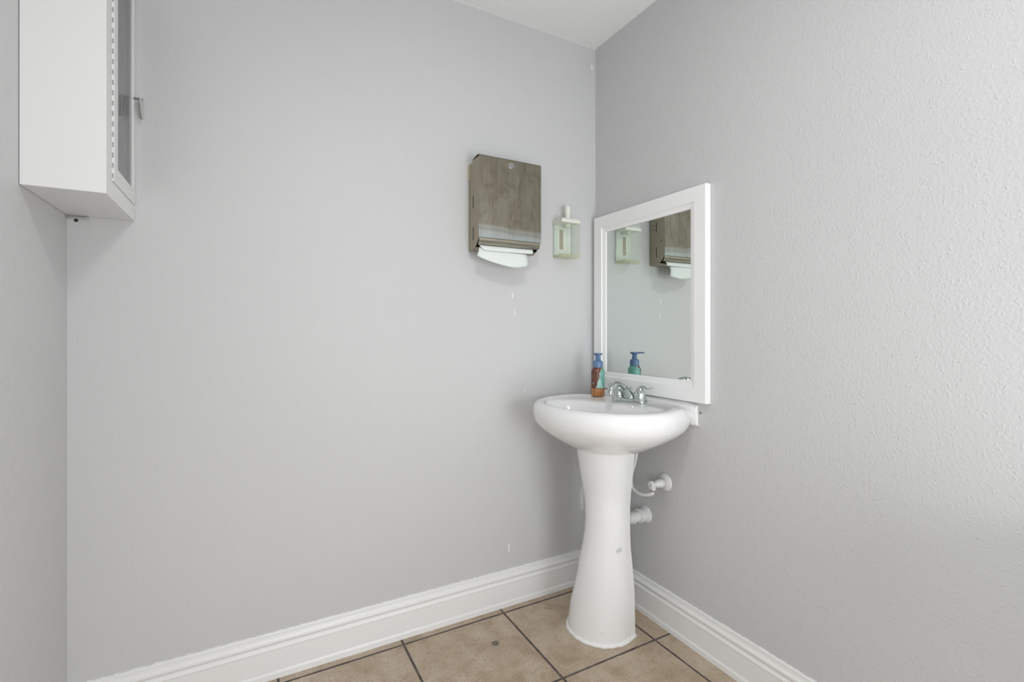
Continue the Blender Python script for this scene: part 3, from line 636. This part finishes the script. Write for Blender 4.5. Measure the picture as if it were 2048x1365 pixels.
tag(link('supply_hose', bm, M_PVC, smooth=True), 'white supply hose looping from the shutoff valve up behind the pedestal', 'hose')
dp = thing('drain_pipe', 'white painted waste pipe with a slip nut entering the right wall below the valve', 'pipe', (0, -0.322, 0.400))
bm = bmesh.new(); lathe(bm, [(0.0205, 0.0), (0.0205, 0.095)], 28, AX((-0.002, 0, 0), (-1, 0, -0.02))); link('pipe', bm, M_PVC, dp, smooth=True)
bm = bmesh.new(); loops = []
for d_, r_ in ((0.006, 0.0260), (0.008, 0.0275), (0.016, 0.0275), (0.017, 0.0260), (0.034, 0.0260), (0.035, 0.0280), (0.042, 0.0280), (0.044, 0.0245)):
    loops.append([Vector((-d_, r_ * (1 + (0.015 if (i // 2) % 3 == 0 and 0.016 < r_ and d_ > 0.03 else 0)) * math.cos(2 * math.pi * i / 36), r_ * (1 + (0.015 if (i // 2) % 3 == 0 and d_ > 0.03 else 0)) * math.sin(2 * math.pi * i / 36))) for i in range(36)])
loft(bm, loops); link('slip_nut', bm, M_PVC, dp)
bm = bmesh.new(); lathe(bm, [(0.0220, 0.064), (0.0240, 0.067), (0.0240, 0.079), (0.0220, 0.081)], 24, AX((0, 0, 0), (-1, 0, -0.02))); link('coupling', bm, M_PVC, dp)
bm = bmesh.new(); loops = []
for d_, r_ in ((0.0005, 0.0335), (0.003, 0.032), (0.006, 0.027)):
    loops.append([Vector((-d_, (r_ + 0.0012 * math.sin(i * 1.9) * (d_ < 0.004)) * math.cos(2 * math.pi * i / 30), (r_ + 0.0012 * math.sin(i * 1.3) * (d_ < 0.004)) * math.sin(2 * math.pi * i / 30))) for i in range(30)])
loft(bm, loops); link('caulk_collar', bm, M_CAULK, dp, smooth=True)

# ------------------------------------------------------------------ small thing on the floor
bm = bmesh.new(); lathe(bm, [(0.0125, 0.0002), (0.0125, 0.0016), (0.0108, 0.0022), (0.0100, 0.0018), (0.003, 0.0018)], 28, Matrix.Translation((-0.617, -0.199, 0)))
cm = mat('worn_metal', (0.19, 0.185, 0.15), 0.45, metal=0.7); n = N(cm); n.link(n.mix(n.noise(n.coord(), 260, 3), (0.12, 0.12, 0.10), (0.30, 0.29, 0.24)), n.b.inputs['Base Color'])
tag(link('metal_disc', bm, cm), 'small round greenish grey metal disc lying on the floor tile', 'disc')

# ------------------------------------------------------------------ outside the frame: lamp fixture and a shadow-casting toilet
bm = bmesh.new(); box(bm, LAMP_XY[0] - 0.17, LAMP_XY[0] + 0.17, LAMP_XY[1] - 0.17, LAMP_XY[1] + 0.17, H - 0.055, H - 0.001)
tag(link('ceiling_light', bm, M_TRIM, bevel=0.008), 'square white ceiling light fixture above the camera', 'ceiling light')
to = thing('added_toilet', 'white toilet with a square tank, placed unseen to shade the right wall', 'added_toilet', (0, -1.78, 0))  # added out of view to cast the shadow low on the right wall
link('tank', B(-0.205, -0.012, -0.235, 0.245, 0.40, 0.735), M_PORC, to, bevel=0.02, seg=4)
link('tank_lid', B(-0.212, -0.008, -0.242, 0.255, 0.7355, 0.765), M_PORC, to, bevel=0.01, seg=3)
def tl(a, b, cx, z): return [(cx + a * math.cos(2 * math.pi * i / 40), b * math.sin(2 * math.pi * i / 40), z) for i in range(40)]
bm = bmesh.new(); loft(bm, [tl(0.15, 0.11, -0.34, 0.0), tl(0.14, 0.10, -0.34, 0.05), tl(0.15, 0.11, -0.36, 0.18), tl(0.22, 0.16, -0.42, 0.30), tl(0.25, 0.185, -0.44, 0.38), tl(0.25, 0.185, -0.44, 0.398)])
link('bowl', bm, M_PORC, to, smooth=True)
bm = bmesh.new(); loft(bm, [tl(0.235, 0.185, -0.452, 0.3985), tl(0.24, 0.19, -0.452, 0.41), tl(0.23, 0.18, -0.452, 0.425), tl(0.20, 0.15, -0.452, 0.429)])
link('seat_lid', bm, M_PORC, to, smooth=True)
